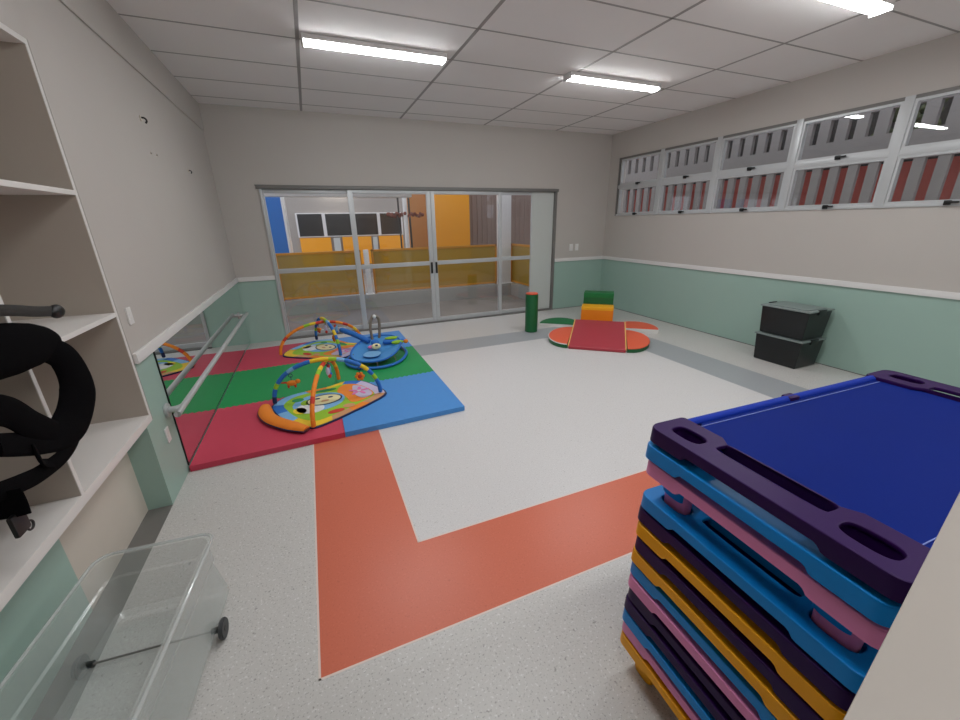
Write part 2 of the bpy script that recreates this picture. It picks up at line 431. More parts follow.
# ------------------------------------------------------------------ shelving unit
sh = tag(empty('shelving_unit', (-.24, 1.0, .52)), 'tall built-in white open shelving unit at the left wall', 'shelves')
def spart(name, b, label=None):
    o = b.build(name); o.parent = sh; o.matrix_parent_inverse = Matrix.Translation((-.24, 1.0, .52)).inverted()
    if label: o['label'] = label
def panel_b(x0, x1, y0, y1, z0, z1, edge=True):
    b = B(); b.box(x0, x1-.003, y0, y1, z0, z1, M['beige_lam']); b.box(x1-.003, x1, y0, y1, z0, z1, M['white_lam']); return b
for y in (2.662, 1.91, 1.16, .41, -.34):
    spart('side_panel', panel_b(-.47, 0, y, y+.018, .56, 2.286), 'greige panel with white front edge')
for (z, t) in ((.56, .042), (1.146, .022), (1.724, .022), (2.308, .024)):
    b = B()
    if z in (1.146, 1.724):
        for ya, yb in ((1.928, 2.662), (1.178, 1.91), (.428, 1.16), (-.322, .41)):
            b.box(-.468, 0, ya, yb, z-t, z, M['white_lam'], .001)
    else: b.box(-.47, .0, -.36, 2.682, z-t, z, M['white_lam'], .001)
    spart('shelf_board', b)
b = B(); b.box(-.485, -.471, -.34, 2.68, .56, 2.286, M['beige_lam']); spart('back_panel', b)

# ------------------------------------------------------------------ baby carrier backpack on the shelf
bp = tag(empty('backpack', (-.02, 1.6, 1.147)), 'black backpack on the shelf with padded straps hanging down in front', 'backpack')
def bpart(name, b, label=None, parent=None):
    o = b.build(name); o.parent = parent or bp
    if not parent: o.matrix_parent_inverse = Matrix.Translation((-.02, 1.6, 1.147)).inverted()
    if label: o['label'] = label
    return o
b = B(); b.ball((-.12, 1.52, 1.265), (.20, .30, .116), M['blackfab'], n=24)
b.tube(smooth_path([(.02, 1.30, 1.22), (.07, 1.55, 1.225), (.09, 1.70, 1.215), (.10, 1.83, 1.195), (.105, 1.885, 1.165)], 6), [.08, .08, .08, .08, .08, .08, .08, .08, .08, .08, .08, .08, .08, .078, .075, .072, .07, .066, .062, .06, .058, .055, .052, .05, .045], M['blackfab'], 18, flat=(.45, 1))
bpart('bag_body', b)
def ramp_r(n, keys):
    out = []
    for i in range(n):
        t = i/(n-1)
        for (a, ra), (c, rc) in zip(keys, keys[1:]):
            if a <= t <= c+1e-9: out.append(ra+(rc-ra)*(t-a)/(c-a)); break
    return out
b = B(); p = smooth_path([(.10, 1.80, 1.19), (.12, 1.865, 1.14), (.125, 1.885, 1.06), (.125, 1.865, .99), (.12, 1.79, .925), (.12, 1.69, .915), (.12, 1.58, .95), (.12, 1.46, 1.01)], 8)
b.tube(p, ramp_r(len(p), [(0, .035), (.15, .052), (.4, .066), (.6, .062), (.8, .042), (1, .035)]), M['blackfab'], 16, flat=(.3, 1.0)); bpart('shoulder_strap', b)
b = B(); p = smooth_path([(.11, 1.42, 1.14), (.12, 1.54, 1.075), (.125, 1.60, 1.00), (.125, 1.67, .93)], 8)
b.tube(p, .045, M['blackfab'], 14, flat=(.3, 1)); bpart('shoulder_strap', b)
b = B(); p = smooth_path([(.13, 1.77, .90), (.13, 1.74, .872), (.13, 1.66, .855), (.13, 1.54, .865), (.13, 1.46, .885), (.13, 1.38, .91)], 8)
b.tube(p, .026, M['blackfab'], 12, flat=(.25, 1))
p = smooth_path([(.13, 1.56, .95), (.14, 1.545, .92), (.135, 1.56, .89), (.13, 1.60, .865)], 6); b.tube(p, .018, M['blackfab'], 10, flat=(.3, 1))
p = smooth_path([(.13, 1.405, .90), (.13, 1.405, .86), (.13, 1.40, .82)], 6); b.tube(p, .034, M['blackfab'], 10, flat=(.2, 1))
w = bpart('webbing_strap', b)
b = B(); b.box(-.006, .006, -.026, .028, -.035, .03, M['black'], .006); b.tube([(0, .030+.013*cos(a), -.034+.013*sin(a)) for a in [k*pi/8 for k in range(16)]], .0032, M['black'], 6, closed=True)
o = b.build('buckle', w); o.location = (.13, 1.40, .80); o['label'] = 'black clip buckle at the end of the strap'
b = B(); p = smooth_path([(.08, 1.62, 1.35), (.12, 1.72, 1.327), (.12, 1.83, 1.302), (.12, 1.91, 1.288)], 6); b.tube(p, .018, M['greyfab'], 10, flat=(.3, 1))
b.ball((.122, 1.93, 1.283), (.018, .035, .024), M['black']); bpart('top_strap', b, 'narrow dark grey top strap with toggle')

# ------------------------------------------------------------------ wall fittings
def fit(name, x, y, z, ax, w, h, label, cat, dark=False, group=None):
    b = B(); m = M['trim']
    if ax == 'x':
        w *= .8; h *= .8; b.box(0, .008, -w/2, w/2, -h/2, h/2, m, .003); b.box(.008, .0095, -w*.2, w*.2, -h*.16, h*.16, M['white_lam'] if not dark else M['black'])
    else:
        b.box(-w/2, w/2, -.008, 0, -h/2, h/2, m, .003); b.box(-w*.2, w*.2, -.0095, -.008, -h*.16, h*.16, M['white_lam'])
    tag(b.build(name, loc=(x, y, z)), label, cat, group)
fit('wall_socket', .0005, 2.80, 1.10, 'x', .07, .115, 'white wall socket on the left wall above the chair rail, beside the shelves', 'socket')
fit('wall_socket', .0005, 2.80, .36, 'x', .07, .115, 'white wall socket low on the mint green dado, below the handrail end', 'socket')
fit('light_switch', 5.27, D-.0005, 1.09, 'y', .07, .115, 'white switch plate on the back wall, the one nearer the sliding door', 'switch')
fit('light_switch', 5.39, D-.0005, 1.09, 'y', .07, .115, 'white switch plate on the back wall, the one nearer the right corner', 'switch')
def hook(y, z, s, label):
    b = B(); b.cyl((0, 0, 0), (.006*s, 0, 0), .016*s, M['cream'], 16); b.tube(smooth_path([(.004, 0, .004), (.02*s, 0, .002), (.028*s, 0, -.012*s), (.02*s, 0, -.026*s)], 5), .005*s, M['black'], 8)
    tag(b.build('wall_hook', loc=(.0005, y, z)), label, 'hook')
hook(3.94, 2.28, 1.2, 'dark screw hook high on the left wall, the one nearest the shelves')
hook(4.99, 2.06, .9, 'small pale hook on the left wall, the one farthest from the shelves')
for y, z, l in ((3.97, 2.065, 'left of the two'), (4.10, 2.07, 'right of the two')):
    b = B(); b.cyl((0, 0, 0), (.004, 0, 0), .010, M['cream'], 14); b.cyl((.004, 0, 0), (.006, 0, 0), .004, M['black'], 10)
    tag(b.build('wall_plug', loc=(.0005, y, z)), 'tiny screw plug below the dark hook on the left wall, '+l, 'screw')

# ------------------------------------------------------------------ interlocking foam mats
ys = [2.935, 3.875, 4.875, 5.745]
def P(i, j, t=0): return (.012+1.0*i, ys[j]+.042*i)
def wave(a, b_, n=20, amp=.012):
    out = []
    for k in range(n*2):
        t = k/(n*2); x = a[0]+(b_[0]-a[0])*t; y = a[1]+(b_[1]-a[1])*t
        out.append((x, y+(amp if (k % 2) else -amp)))
    out.append(b_); out[0] = a
    return out
def mat_tile(i, j, m, label):
    g = .0012
    a, bb, c, d = P(i, j), P(i+1, j), P(i+1, j+1), P(i, j+1)
    lo = wave(a, bb) if j > 0 else [a, bb]
    hi = wave(d, c)[::-1] if j < 2 else [c, d]
    cx, cy = (a[0]+c[0])/2, (a[1]+c[1])/2
    pts = [(x-cx-g*(1 if x > cx else -1), y-cy-g*(1 if y > cy else -1)) for x, y in lo+hi]
    bd = B(); bd.prism(pts, 0, .042, m, bev=.003)
    o = bd.build('foam_mat', loc=(cx, cy, .001)); tag(o, label, 'foam mat', 'interlocking foam floor mats')
mat_tile(0, 0, M['red_foam'], 'red foam mat at the near left of the play area, closest to the shelves')
mat_tile(1, 0, M['blue_foam'], 'blue foam mat at the near right of the play area, over the orange floor band')
mat_tile(0, 1, M['green_foam'], 'green foam mat in the middle row next to the wall mirror')
mat_tile(1, 1, M['green_foam'], 'green foam mat in the middle row on the open floor side, under the baby bouncer')
mat_tile(0, 2, M['red_foam'], 'red foam mat at the far left corner by the back wall')
mat_tile(1, 2, M['blue_foam'], 'blue foam mat at the far right next to the sliding door')

# ------------------------------------------------------------------ play gyms
ZM = .0445
def arch(a, b_, h, colors, r=.019):
    bd = B(); n = 64
    pts = []
    for k in range(n+1):
        th = pi*k/n; t = .5-.5*cos(th)
        pts.append((a[0]+(b_[0]-a[0])*t, a[1]+(b_[1]-a[1])*t, .03+h*sin(th)**.92))
    N = len(colors); st = 0
    for i, c in enumerate(colors):
        e = round(n*(i+1)/N); seg = pts[st:e+1]
        bd.tube(seg, [r*(.93 if k in (0, len(seg)-1) else 1.0) for k in range(len(seg))], TOY[c], 12); st = e
    return bd, pts
def gym(loc, rz, label, with_pillow):
    root = tag(empty('play_gym', (loc[0], loc[1], ZM), rz), label, 'baby play gym', 'baby play gyms on the foam mats')
    out = [(-.47, .0), (-.40, .17), (-.24, .26), (-.05, .31), (.12, .41), (.28, .37), (.40, .22), (.50, -.0), (.36, -.18), (.22, -.30), (.06, -.43), (-.09, -.50), (-.27, -.38), (-.40, -.18)]
    ring = smooth_path([(x, y, 0) for x, y in out], 4, True); n = len(ring)
    b = B(); b.prism([(p.x*1.02, p.y*1.02) for p in ring], 0, .012, TOY['navy'], bev=.003)
    cs = ['sky', 'sky', 'orange', 'yellow', 'blue', 'lav', 'lav', 'tan', 'orange', 'tan', 'yellow', 'yellow', 'sky', 'blue']
    s2 = .80
    for i in range(14):
        seg = ring[i*4:i*4+5] if i < 13 else ring[52:]+[ring[0]]
        pts = [(p.x*.985, p.y*.985) for p in seg]+[(p.x*s2, p.y*s2) for p in seg[::-1]]
        b.prism(pts, .012, .016, TOY[cs[i]])
    b.prism([(p.x*s2, p.y*s2) for p in ring], .012, .0165, TOY['lime'])
    z = .0167
    def blob(cx, cy, rx, ry, rot, c, k): b.disc((cx, cy, z+.0012*k), rx, ry, R(rot), TOY[c])
    blob(-.08, -.03, .22, .19, 20, 'sky', 0); blob(-.14, -.15, .10, .12, 60, 'white', 1); blob(-.04, .0, .155, .115, 10, 'navy', 2); blob(-.04, .0, .14, .10, 10, 'cream', 3)
    blob(-.10, .03, .022, .016, 0, 'navy', 4); blob(.01, .04, .022, .016, 0, 'navy', 4); blob(-.03, -.03, .035, .018, 10, 'tan', 4); blob(-.19, -.02, .045, .055, 0, 'lime', 2); blob(-.27, .06, .05, .04, 0, 'green', 1)
    blob(-.22, -.18, .05, .07, 30, 'yellow', 1)
    pts = [(.10, .30), (.20, .31), (.31, .20), (.39, .02), (.30, -.10), (.20, -.12), (.14, .02), (.06, .16)]
    rg = smooth_path([(x, y, 0) for x, y in pts], 4, True); b.prism([(p.x, p.y) for p in rg], z, z+.0014, TOY['orange'])
    pts = [(.20, .26), (.30, .20), (.38, .02), (.30, -.06), (.22, .05)]
    rg = smooth_path([(x, y, 0) for x, y in pts], 4, True); b.prism([(p.x, p.y) for p in rg], z+.001, z+.0026, TOY['lav'])
    for k in range(5): blob(.26+.055*cos(k*1.256+.3), .11+.055*sin(k*1.256+.3), .045, .017, math.degrees(k*1.256+.3), 'pink', 3)
    blob(.26, .11, .018, .018, 0, 'white', 4); blob(.18, -.19, .05, .04, 0, 'tan', 1); blob(.08, -.27, .07, .035, 20, 'red', 1); blob(-.05, .22, .1, .03, 10, 'green', 1)
    b.build('play_mat', root)
    A1 = ['navy', 'blue', 'lime', 'blue', 'blue', 'sky', 'blue', 'blue', 'yellow', 'yellow', 'lime', 'sky', 'blue', 'blue', 'yellow', 'blue', 'lime', 'blue', 'blue']
    A2 = ['orange', 'orange', 'orange', 'red', 'orange', 'orange', 'orange', 'lime', 'yellow', 'red', 'yellow', 'red', 'orange', 'red', 'orange', 'yellow', 'orange', 'orange', 'orange']
    b1, p1 = arch((-.45, .03), (.455, -.0), .365, A1); b1.build('toy_arch', root)['label'] = 'padded arch in blue with yellow middle'
    b2, p2 = arch((-.07, -.53), (.06, .45), .33, A2, .0185); b2.build('toy_arch', root)['label'] = 'padded arch in orange, red and yellow'
    for (pp, k, kind) in ((p1, 18, 0), (p1, 46, 1), (p2, 40, 2), (p1, 33, 3)):
        q = Vector(pp[k]); L = .085 if kind != 2 else .05
        t = B(); t.tube([(q.x+.016*cos(a), q.y, q.z-.028-.016+.016*sin(a)) for a in [j*pi/6 for j in range(12)]], .003, TOY['navy'], 6, closed=True)
        t.cyl((q.x, q.y, q.z-L), (q.x, q.y, q.z-.05), .003, TOY['navy'], 6)
        c = Vector((q.x, q.y, q.z-L-.03))
        if kind == 0:
            t.ball(c, (.045, .022, .025), TOY['orange']); t.ball(c+Vector((.05, 0, .012)), (.022, .02, .02), TOY['orange']); t.ball(c+Vector((-.06, 0, .01)), (.03, .008, .008), TOY['red'])
            for s in (-.03, .025): t.ball(c+Vector((s, 0, -.028)), (.01, .012, .018), TOY['red'])
        elif kind == 1:
            for a in range(6): t.ball(c+Vector((.028*cos(a*pi/3), 0, .028*sin(a*pi/3))), (.017, .012, .017), TOY['orange'])
            t.ball(c, (.022, .016, .022), TOY['red'])
        elif kind == 2:
            t.ball(c, (.02, .02, .05), TOY['sky']); t.ball(c+Vector((0, 0, -.05)), (.025, .02, .018), TOY['blue']); t.ball(c+Vector((0, -.01, .03)), (.016, .016, .02), TOY['red'])
        else:
            t.ball(c, (.018, .02, .04), TOY['lav']); t.ball(c+Vector((.01, 0, -.045)), (.016, .016, .02), TOY['red'])
        t.build('hanging_toy', root)
    if with_pillow:
        b = B(); p = smooth_path([(-.525, -.0, .03), (-.485, -.16, .03), (-.41, -.30, .03), (-.28, -.43, .03), (-.12, -.555, .03)], 6)
        n = len(p); b.tube(p, [.056*(.55+.45*min(1, 5*min(i, n-1-i)/n+.15)) for i in range(n)], TOY['orange'], 14, flat=(1.0, .5))
        b.tube([Vector((q.x, q.y, q.z-.008)) for q in p], [.060*(.55+.45*min(1, 5*min(i, n-1-i)/n+.15)) for i in range(n)], TOY['navy'], 14, flat=(1.0, .3))
        o = b.build('tummy_pillow', root); o['label'] = 'curved orange pillow with navy piping'
    return root
gym((.93, 3.63), R(-7), 'baby play gym with blue arch and a curved orange pillow, nearer the viewer', True)
gym((.98, 5.30), R(-72), 'baby play gym without pillow, nearer the sliding door behind the other gym', False)

# ------------------------------------------------------------------ baby bouncer
br = tag(empty('baby_bouncer', (1.52, 4.66, ZM)), 'blue baby bouncer seat with toy bar lying on the green foam mat', 'baby bouncer')
b = B(); n = 40
def sup(rx, ry, z, zf=0, e=.85):
    out = []
    for k in range(n):
        a = 2*pi*k/n; c, s = cos(a), sin(a)
        out.append((rx*(abs(c)**e)*(1 if c > 0 else -1), ry*(abs(s)**e)*(1 if s > 0 else -1), z+zf*s))
    return out
b.tube(sup(.33, .40, .022), .016, TOY['blue'], 10, closed=True); b.build('base_ring', br, rz=R(-25))
b = B(); b.tube(sup(.27, .36, .13, .05), .011, TOY['blue'], 10, closed=True); b.build('seat_frame', br, rz=R(-25))
b = B(); bm = bmesh.new(); N2 = 10
rings = []
for j in range(N2+1):
    t = j/N2; rings.append([bm.verts.new((x*t, y*t, z-.055*(1-t*t))) for x, y, z in sup(.27, .36, .13, .05*t)])
for j in range(N2):
    for k in range(n):
        if j == 0 and False: pass
        bm.faces.new((rings[j][k], rings[j][(k+1) % n], rings[j+1][(k+1) % n], rings[j+1][k]))
bmesh.ops.remove_doubles(bm, verts=bm.verts, dist=.0001)
b.merge(bm, TOY['seat'], None, True)
b.prism([(x*.35-.02, y*.3-.12) for x, y, z in sup(.27, .36, 0)], .088, .094, TOY['sky']); o = b.build('seat_fabric', br, rz=R(-25))
for a in (-150, -110, -70, -30, 20, 160):
    b = B(); c, s = cos(R(a)), sin(R(a)); b.tube([(.25*c, .34*s, .13+.05*s), (.3*c, .37*s, .08), (.33*c*.97, .40*s*.97, .03)], .004, TOY['grey'], 6)
    b.build('wire_strut', br, rz=R(-25))
b = B(); b.tube(smooth_path([(-.35, .50, .27), (-.22, .36, .235), (-.05, .20, .16)], 6), [.024, .03, .032, .034, .034, .034, .034, .034, .034, .034, .03, .028, .024], TOY['blue'], 12); b.build('side_bolster', br)['label'] = 'long blue padded bar'
b = B()
b.tube(smooth_path([(.0, .30, .13), (-.01, .31, .30), (.02, .32, .42), (.06, .32, .44), (.10, .32, .40), (.10, .32, .28), (.08, .31, .13)], 6), .017, TOY['grey'], 10)
b.ball((.05, .31, .435), .024, TOY['white']); b.build('toy_loop', br)['label'] = 'grey brown looped toy bar with white tip'
b = B(); b.ball((.0, .02, .14), (.055, .045, .035), TOY['cream']); b.ball((.0, -.02, .165), (.02, .01, .01), TOY['navy']); b.ball((0, .09, .17), (.05, .04, .04), TOY['blue']); b.ball((-.045, .05, .13), (.05, .03, .02), TOY['pink']); b.build('plush_toy', br)['label'] = 'cream and blue plush head'
b = B()
b.tube(smooth_path([(.10, .13, .15), (.2, .10, .15), (.32, .06, .14)], 5), [.02]+[.026]*9+[.02], TOY['blue'], 10)
b.ball((.26, .05, .15), (.075, .028, .025), TOY['lime']); b.ball((.22, .20, .17), (.09, .04, .018), TOY['lime']); b.ball((.36, .05, .15), (.03, .028, .025), TOY['orange']); b.ball((.33, .14, .14), (.04, .03, .02), TOY['blue'])
b.build('rattle_toy', br)['label'] = 'lime and blue leaf-shaped toys'

# ------------------------------------------------------------------ soft play pieces
th = math.atan2(-.646, .763)
C0 = Vector((4.395, 4.235)); ux = Vector((cos(th), sin(th))); uy = Vector((-ux.y, ux.x))
def sp(u, v): q = C0+ux*u+uy*v; return (q.x, q.y, .001)
L2, W2 = .475, .345
ramp = tag(empty('foam_ramp', sp(0, 0), th), 'dark red padded foam ramp in the middle of the soft play set', 'foam ramp')
b = B(); bm = bmesh.new()
v = [bm.verts.new(p) for p in ((-W2, -L2, 0), (W2, -L2, 0), (W2, L2, 0), (-W2, L2, 0), (-W2, -L2, .04), (W2, -L2, .04), (W2, L2, .165), (-W2, L2, .165))]
for f in ((3, 2, 1, 0), (4, 5, 6, 7), (0, 1, 5, 4), (1, 2, 6, 5), (2, 3, 7, 6), (3, 0, 4, 7)): bm.faces.new([v[i] for i in f])
bmesh.ops.bevel(bm, geom=bm.edges[:], offset=.012, segments=3, affect='EDGES', profile=.7)
b.merge(bm, M['v_red'], None, True); b.build('ramp_body', ramp)
for s in (-1, 1):
    b = B(); b.tube([(s*(W2+.003), -L2+.01, .036), (s*(W2+.003), L2-.01, .160)], .009, M['v_piping'], 8); b.build('piping', ramp)['label'] = 'yellow piping'
def half_disc(u, v, rz, rad, flat, top, side, label, rim=None, name='foam_half_disc', h=.062):
    n = 24; pts = [(flat*sin(pi*k/n), -rad*cos(pi*k/n)) for k in range(n+1)]
    b = B(); b.prism(pts, 0, h*.8, side); b.prism([(p[0]*.995, p[1]*.995) for p in pts], h*.8, h, top, bev=.006)
    r = tag(empty(name, sp(u, v), rz), label, 'foam pad', 'foam petals around the ramp')
    b.build('foam_pad', r)
    b = B(); b.tube([(p[0]*1.0, p[1]*1.0, h*.86) for p in pts], .007, rim or M['v_white'], 6); b.build('piping', r)
    return r
half_disc(W2+.02, -.02, th, .44, .28, M['v_orange'], M['v_dkgreen'], 'orange half-round foam pad attached right of the red ramp', M['v_orange'])
half_disc(-W2-.02, -.02, th+pi, .44, .29, M['v_orange'], M['v_dkgreen'], 'orange half-round foam pad with white rim attached left of the red ramp')
half_disc(W2+.17, L2+.10, th+pi/2, .30, .40, M['v_orange'], M['v_white'], 'orange half-round foam pad behind the ramp, right of the steps')
half_disc(-W2-.245, L2+.10, th+pi/2, .30, .40, M['v_green'], M['v_white'], 'green half-round foam pad behind the ramp, left of the steps')
st = tag(empty('foam_steps', sp(-.05, L2+.30), th), 'padded foam steps with amber lower and green upper step', 'foam steps')
b = B(); b.box(-.235, .235, -.02, .22, 0, .255, M['v_amber'], .012); b.box(-.236, .236, -.022, .22, .25, .30, M['v_yellow'], .012); b.build('lower_step', st)['label'] = 'amber and yellow lower step'
b = B(); b.box(-.225, .225, .222, .44, 0, .40, M['v_dkgreen'], .012); b.box(-.225, .225, .220, .44, .395, .475, M['v_green'], .012); b.build('upper_step', st)['label'] = 'green upper step'
cr = tag(empty('foam_cylinder', (3.825, 5.05, .001)), 'tall upright green foam cylinder with orange top near the sliding door', 'foam roll')
b = B(); b.cyl((0, 0, 0), (0, 0, .555), .092, M['v_dkgreen'], 32, bev=.008); b.build('foam_body', cr)
b = B(); b.cyl((0, 0, .553), (0, 0, .57), .088, M['v_orange'], 32, bev=.005); b.build('end_cover', cr)['label'] = 'orange end cover'

# ------------------------------------------------------------------ black storage boxes
def crate(z, label):
    r = tag(empty('storage_box', (5.733, 2.672, z), R(0)), label, 'storage box', 'black storage boxes by the right wall')
    b = B(); b.frustum((-.178, .178, -.222, .222), (-.195, .195, -.240, .240), 0, .293, M['box'], .02); b.build('box_body', r)
    b = B(); b.box(-.205, .205, -.25, .25, .293, .309, M['lid'], .006); b.box(-.16, .16, -.2, .2, .308, .316, M['lid'], .003); b.build('lid', r)
    for s in (-1, 1):
        b = B(); b.box(-.06, .06, s*.247-.010, s*.247+.010, .265, .318, M['box'], .005); b.build('clip', r)
crate(.001, 'lower black storage box with grey lid, standing on the floor by the right wall')
crate(.3185, 'upper black storage box with grey lid, stacked on the other by the right wall')

# ------------------------------------------------------------------ stacking cots
CL, CW = 1.165, .585
def cot(colm, top_sheet=True):
    r = empty('stacking_cot')
    hx, hy, ew = CL/2, CW/2, .135
    for s in (-1, 1):
        # rounded outline of the end frame
        out = []; rc = .03
        x0, x1 = hx-ew, hx
        def corner(cx, cy, a0, rr=rc): return [(cx+rr*cos(R(a0+k*18)), cy+rr*sin(R(a0+k*18))) for k in range(6)]
        out += corner(x1-rc, hy-rc, 0)+corner(x0+.012, hy-.012, 90, .012)
        out += [(x0, hy-.13), (x0+.02, hy-.16), (x0+.02, -hy+.16), (x0, -hy+.13)]
        out += corner(x0+.012, -hy+.012, 180, .012)+corner(x1-rc, -hy+rc, 270)
        cu = bpy.data.curves.new('frame', 'CURVE'); cu.dimensions = '2D'; cu.fill_mode = 'BOTH'; cu.extrude = .003; cu.bevel_depth = .003; cu.bevel_resolution = 1
        def spl(pts):
            q = cu.splines.new('POLY'); q.points.add(len(pts)-1); q.use_cyclic_u = True
            for i, p in enumerate(pts): q.points[i].co = (p[0], p[1], 0, 1)
        spl([(x-.003*(1 if x > hx-ew/2 else -1), y-.003*(1 if y > 0 else -1)) for x, y in out])
        def oval(cx, cy, a, c, e=.7): return [(cx+a*(abs(cos(t))**e)*(1 if cos(t) > 0 else -1), cy+c*(abs(sin(t))**e)*(1 if sin(t) > 0 else -1)) for t in [2*pi*k/24+.001 for k in range(24)]]
        for sy in (-1, 1): spl(oval(hx-.062, sy*(hy-.088), .030, .049))
        spl(oval(hx-.090, 0, .027, .132, .3))
        tmp = bpy.data.objects.new('tmp', cu); COL.objects.link(tmp)
        dg = bpy.context.evaluated_depsgraph_get(); dg.update()
        me = bpy.data.meshes.new_from_object(tmp.evaluated_get(dg))
        bpy.data.objects.remove(tmp); bm = bmesh.new(); bm.from_mesh(me); bpy.data.meshes.remove(me)
        T = Matrix.Translation((0, 0, -.006)) if s > 0 else Matrix.Rotation(pi, 4, 'Z') @ Matrix.Translation((0, 0, -.006))
        b = B(); b.merge(bm, colm, T, True)
        # skirt with scalloped lower edge
        dense = []
        for i in range(len(out)):
            a, c = Vector(out[i]), Vector(out[(i+1) % len(out)]); k = max(1, int((c-a).length/.008))
            dense += [a+(c-a)*j/k for j in range(k)]
        cen = Vector((hx-ew/2, 0)); bm = bmesh.new(); R4 = []
        for q in dense:
            inner = cen+Vector(((q.x-cen.x)*(1-.008/(ew/2)), (q.y)*(1-.005/hy)))
            t = abs(q.y)/hy; f = min(1, max(0, (t-.52)/.06)); f = f*f*(3-2*f)
            zb = -.029-.015*f
            fl = Vector(((q.x-cen.x)*.02, q.y*.006))
            R4.append([bm.verts.new((q.x, q.y, -.004)), bm.verts.new((q.x+fl.x, q.y+fl.y, zb)), bm.verts.new((inner.x+fl.x, inner.y+fl.y, zb)), bm.verts.new((inner.x, inner.y, -.006))])
        m_ = len(R4)
        for i in range(m_):
            A, Bb = R4[i], R4[(i+1) % m_]
            for k in range(3): bm.faces.new((A[k], A[k+1], Bb[k+1], Bb[k]))
        b.merge(bm, colm, None if s > 0 else Matrix.Rotation(pi, 4, 'Z'), True)
        b.build('end_frame', r)
        for sy in (-1, 1):
            b = B(); bm = bmesh.new(); prof = [(0, -.002), (.012, -.07), (.016, -.146), (.020, -.150)]
            rr = []
            for dr, z in prof:
                rr.append([bm.verts.new((hx-.062+(p[0]-hx+.062)*(1-dr/.045), sy*(hy-.088)+(p[1]-sy*(hy-.088))*(1-dr/.08), z)) for p in oval(hx-.062, sy*(hy-.088), .031, .050)])
            for i in range(len(rr)-1):
                for k in range(24): bm.faces.new((rr[i][k], rr[i][(k+1) % 24], rr[i+1][(k+1) % 24], rr[i+1][k]))
            bm.faces.new(rr[-1])
            b.merge(bm, colm, None if s > 0 else Matrix.Rotation(pi, 4, 'Z'), True)
            b.build('leg', r)
    # sheet, sleeves, mid foot
    b = B(); bm = bmesh.new(); nx, ny = 16, 8; g = []
    for i in range(nx+1):
        g.append([])
        for j in range(ny+1):
            u, v_ = i/nx, j/ny
            g[-1].append(bm.verts.new(((u-.5)*(CL-2*ew+.03), (v_-.5)*(CW-.05), -.012-.006*sin(pi*u)*sin(pi*v_))))
    for i in range(nx):
        for j in range(ny): bm.faces.new((g[i][j], g[i+1][j], g[i+1][j+1], g[i][j+1]))
    bmesh.ops.solidify(bm, geom=bm.faces[:], thickness=.002)
    b.merge(bm, M['sheet'], None, True)
    for sy in (-1, 1):
        x = CL/2-ew-.012
        b.box(-x, x, sy*(CW/2-.052)-.001, sy*(CW/2-.052)+.001, -.0125, -.0102, M['stitch'])
    b.build('bed_sheet', r)
    for sy in (-1, 1):
        b = B(); b.tube([(-CL/2+ew-.005, sy*(CW/2-.022), -.014), (0, sy*(CW/2-.022), -.0145), (CL/2-ew+.005, sy*(CW/2-.022), -.014)], .0145, M['sheet'], 12); b.build('side_rail', r)['label'] = 'blue fabric sleeve over the side tube'
        b = B(); b.box(-.022, .022, sy*(CW/2-.022)-.016, sy*(CW/2-.022)+.017, -.05, -.0005, colm, .005); b.build('middle_foot', r)
    return r
protos = {}
seq = [('yellow', .150), ('pink', 0), ('blue', 0), ('purple', 0), ('purple', 0), ('pink', 0), ('blue', 0), ('yellow', 0), ('purple', 0), ('yellow', 0), ('purple', 0), ('blue', 0)]
zz = [.152+.0545*i for i in range(12)]+[.872, .926, .984]
seqc = [s[0] for s in seq]+['pink', 'blue', 'purple']
where = ['bottommost cot of the tall stack, its feet on the floor', 'second from the bottom of the stack, on the yellow bottom cot', 'third from the bottom of the stack, under two purple cots',
         'lower of the two adjacent purple cots low in the stack', 'upper of the two adjacent purple cots low in the stack', 'sixth from the bottom, between a purple and a blue cot',
         'seventh from the bottom, between a pink and a yellow cot', 'lower of the two yellow cots in the middle of the stack', 'between the two yellow cots of the stack', 'upper of the two yellow cots in the middle of the stack',
         'just under the blue cot below the gap', 'right below the wide gap, its corner pockets open', 'standing on its thick legs above the gap, third from the top', 'second from the top of the stack, under the purple one', 'topmost of the stack, its royal blue sheet in full view']
jit = random.Random(3)
for i, (c, z) in enumerate(zip(seqc, zz)):
    if c not in protos: o = protos[c] = cot(M['c_'+c])
    else: o = copy_tree(protos[c])
    dx, dy = (jit.uniform(-.004, .004), jit.uniform(-.004, .004))
    o.location = (2.380+dx, .556+dy, z); o.rotation_euler.z = R(-2.0+jit.uniform(-.25, .25))
    tag(o, c+' framed child cot, '+where[i], 'cot', 'stacked nursery cots')

# ------------------------------------------------------------------ white low cabinet at the right edge
cb = tag(empty('side_cabinet', (1.45, .0, 0), R(11.3)), 'white cabinet in painted shade at the right edge in front of the cot stack', 'cabinet')
T0 = (Matrix.Translation((1.45, 0, 0)) @ Matrix.Rotation(R(11.3), 4, 'Z')).inverted()
e0 = T0 @ Vector((1.12, .150, 0)); e1 = T0 @ Vector((1.765, .279, 0)); ye = (e0.y+e1.y)/2
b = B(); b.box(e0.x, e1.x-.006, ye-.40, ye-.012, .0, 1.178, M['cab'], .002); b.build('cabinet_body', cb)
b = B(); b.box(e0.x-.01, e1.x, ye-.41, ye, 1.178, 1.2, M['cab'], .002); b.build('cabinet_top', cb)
b = B(); b.prism([(e0.x+.02, ye-.055), (e1.x-.02, ye-.085), (e1.x-.02, ye-.088), (e0.x+.02, ye-.058)], 1.2, 1.2008, M['trim']); b.build('edge_strip', cb)

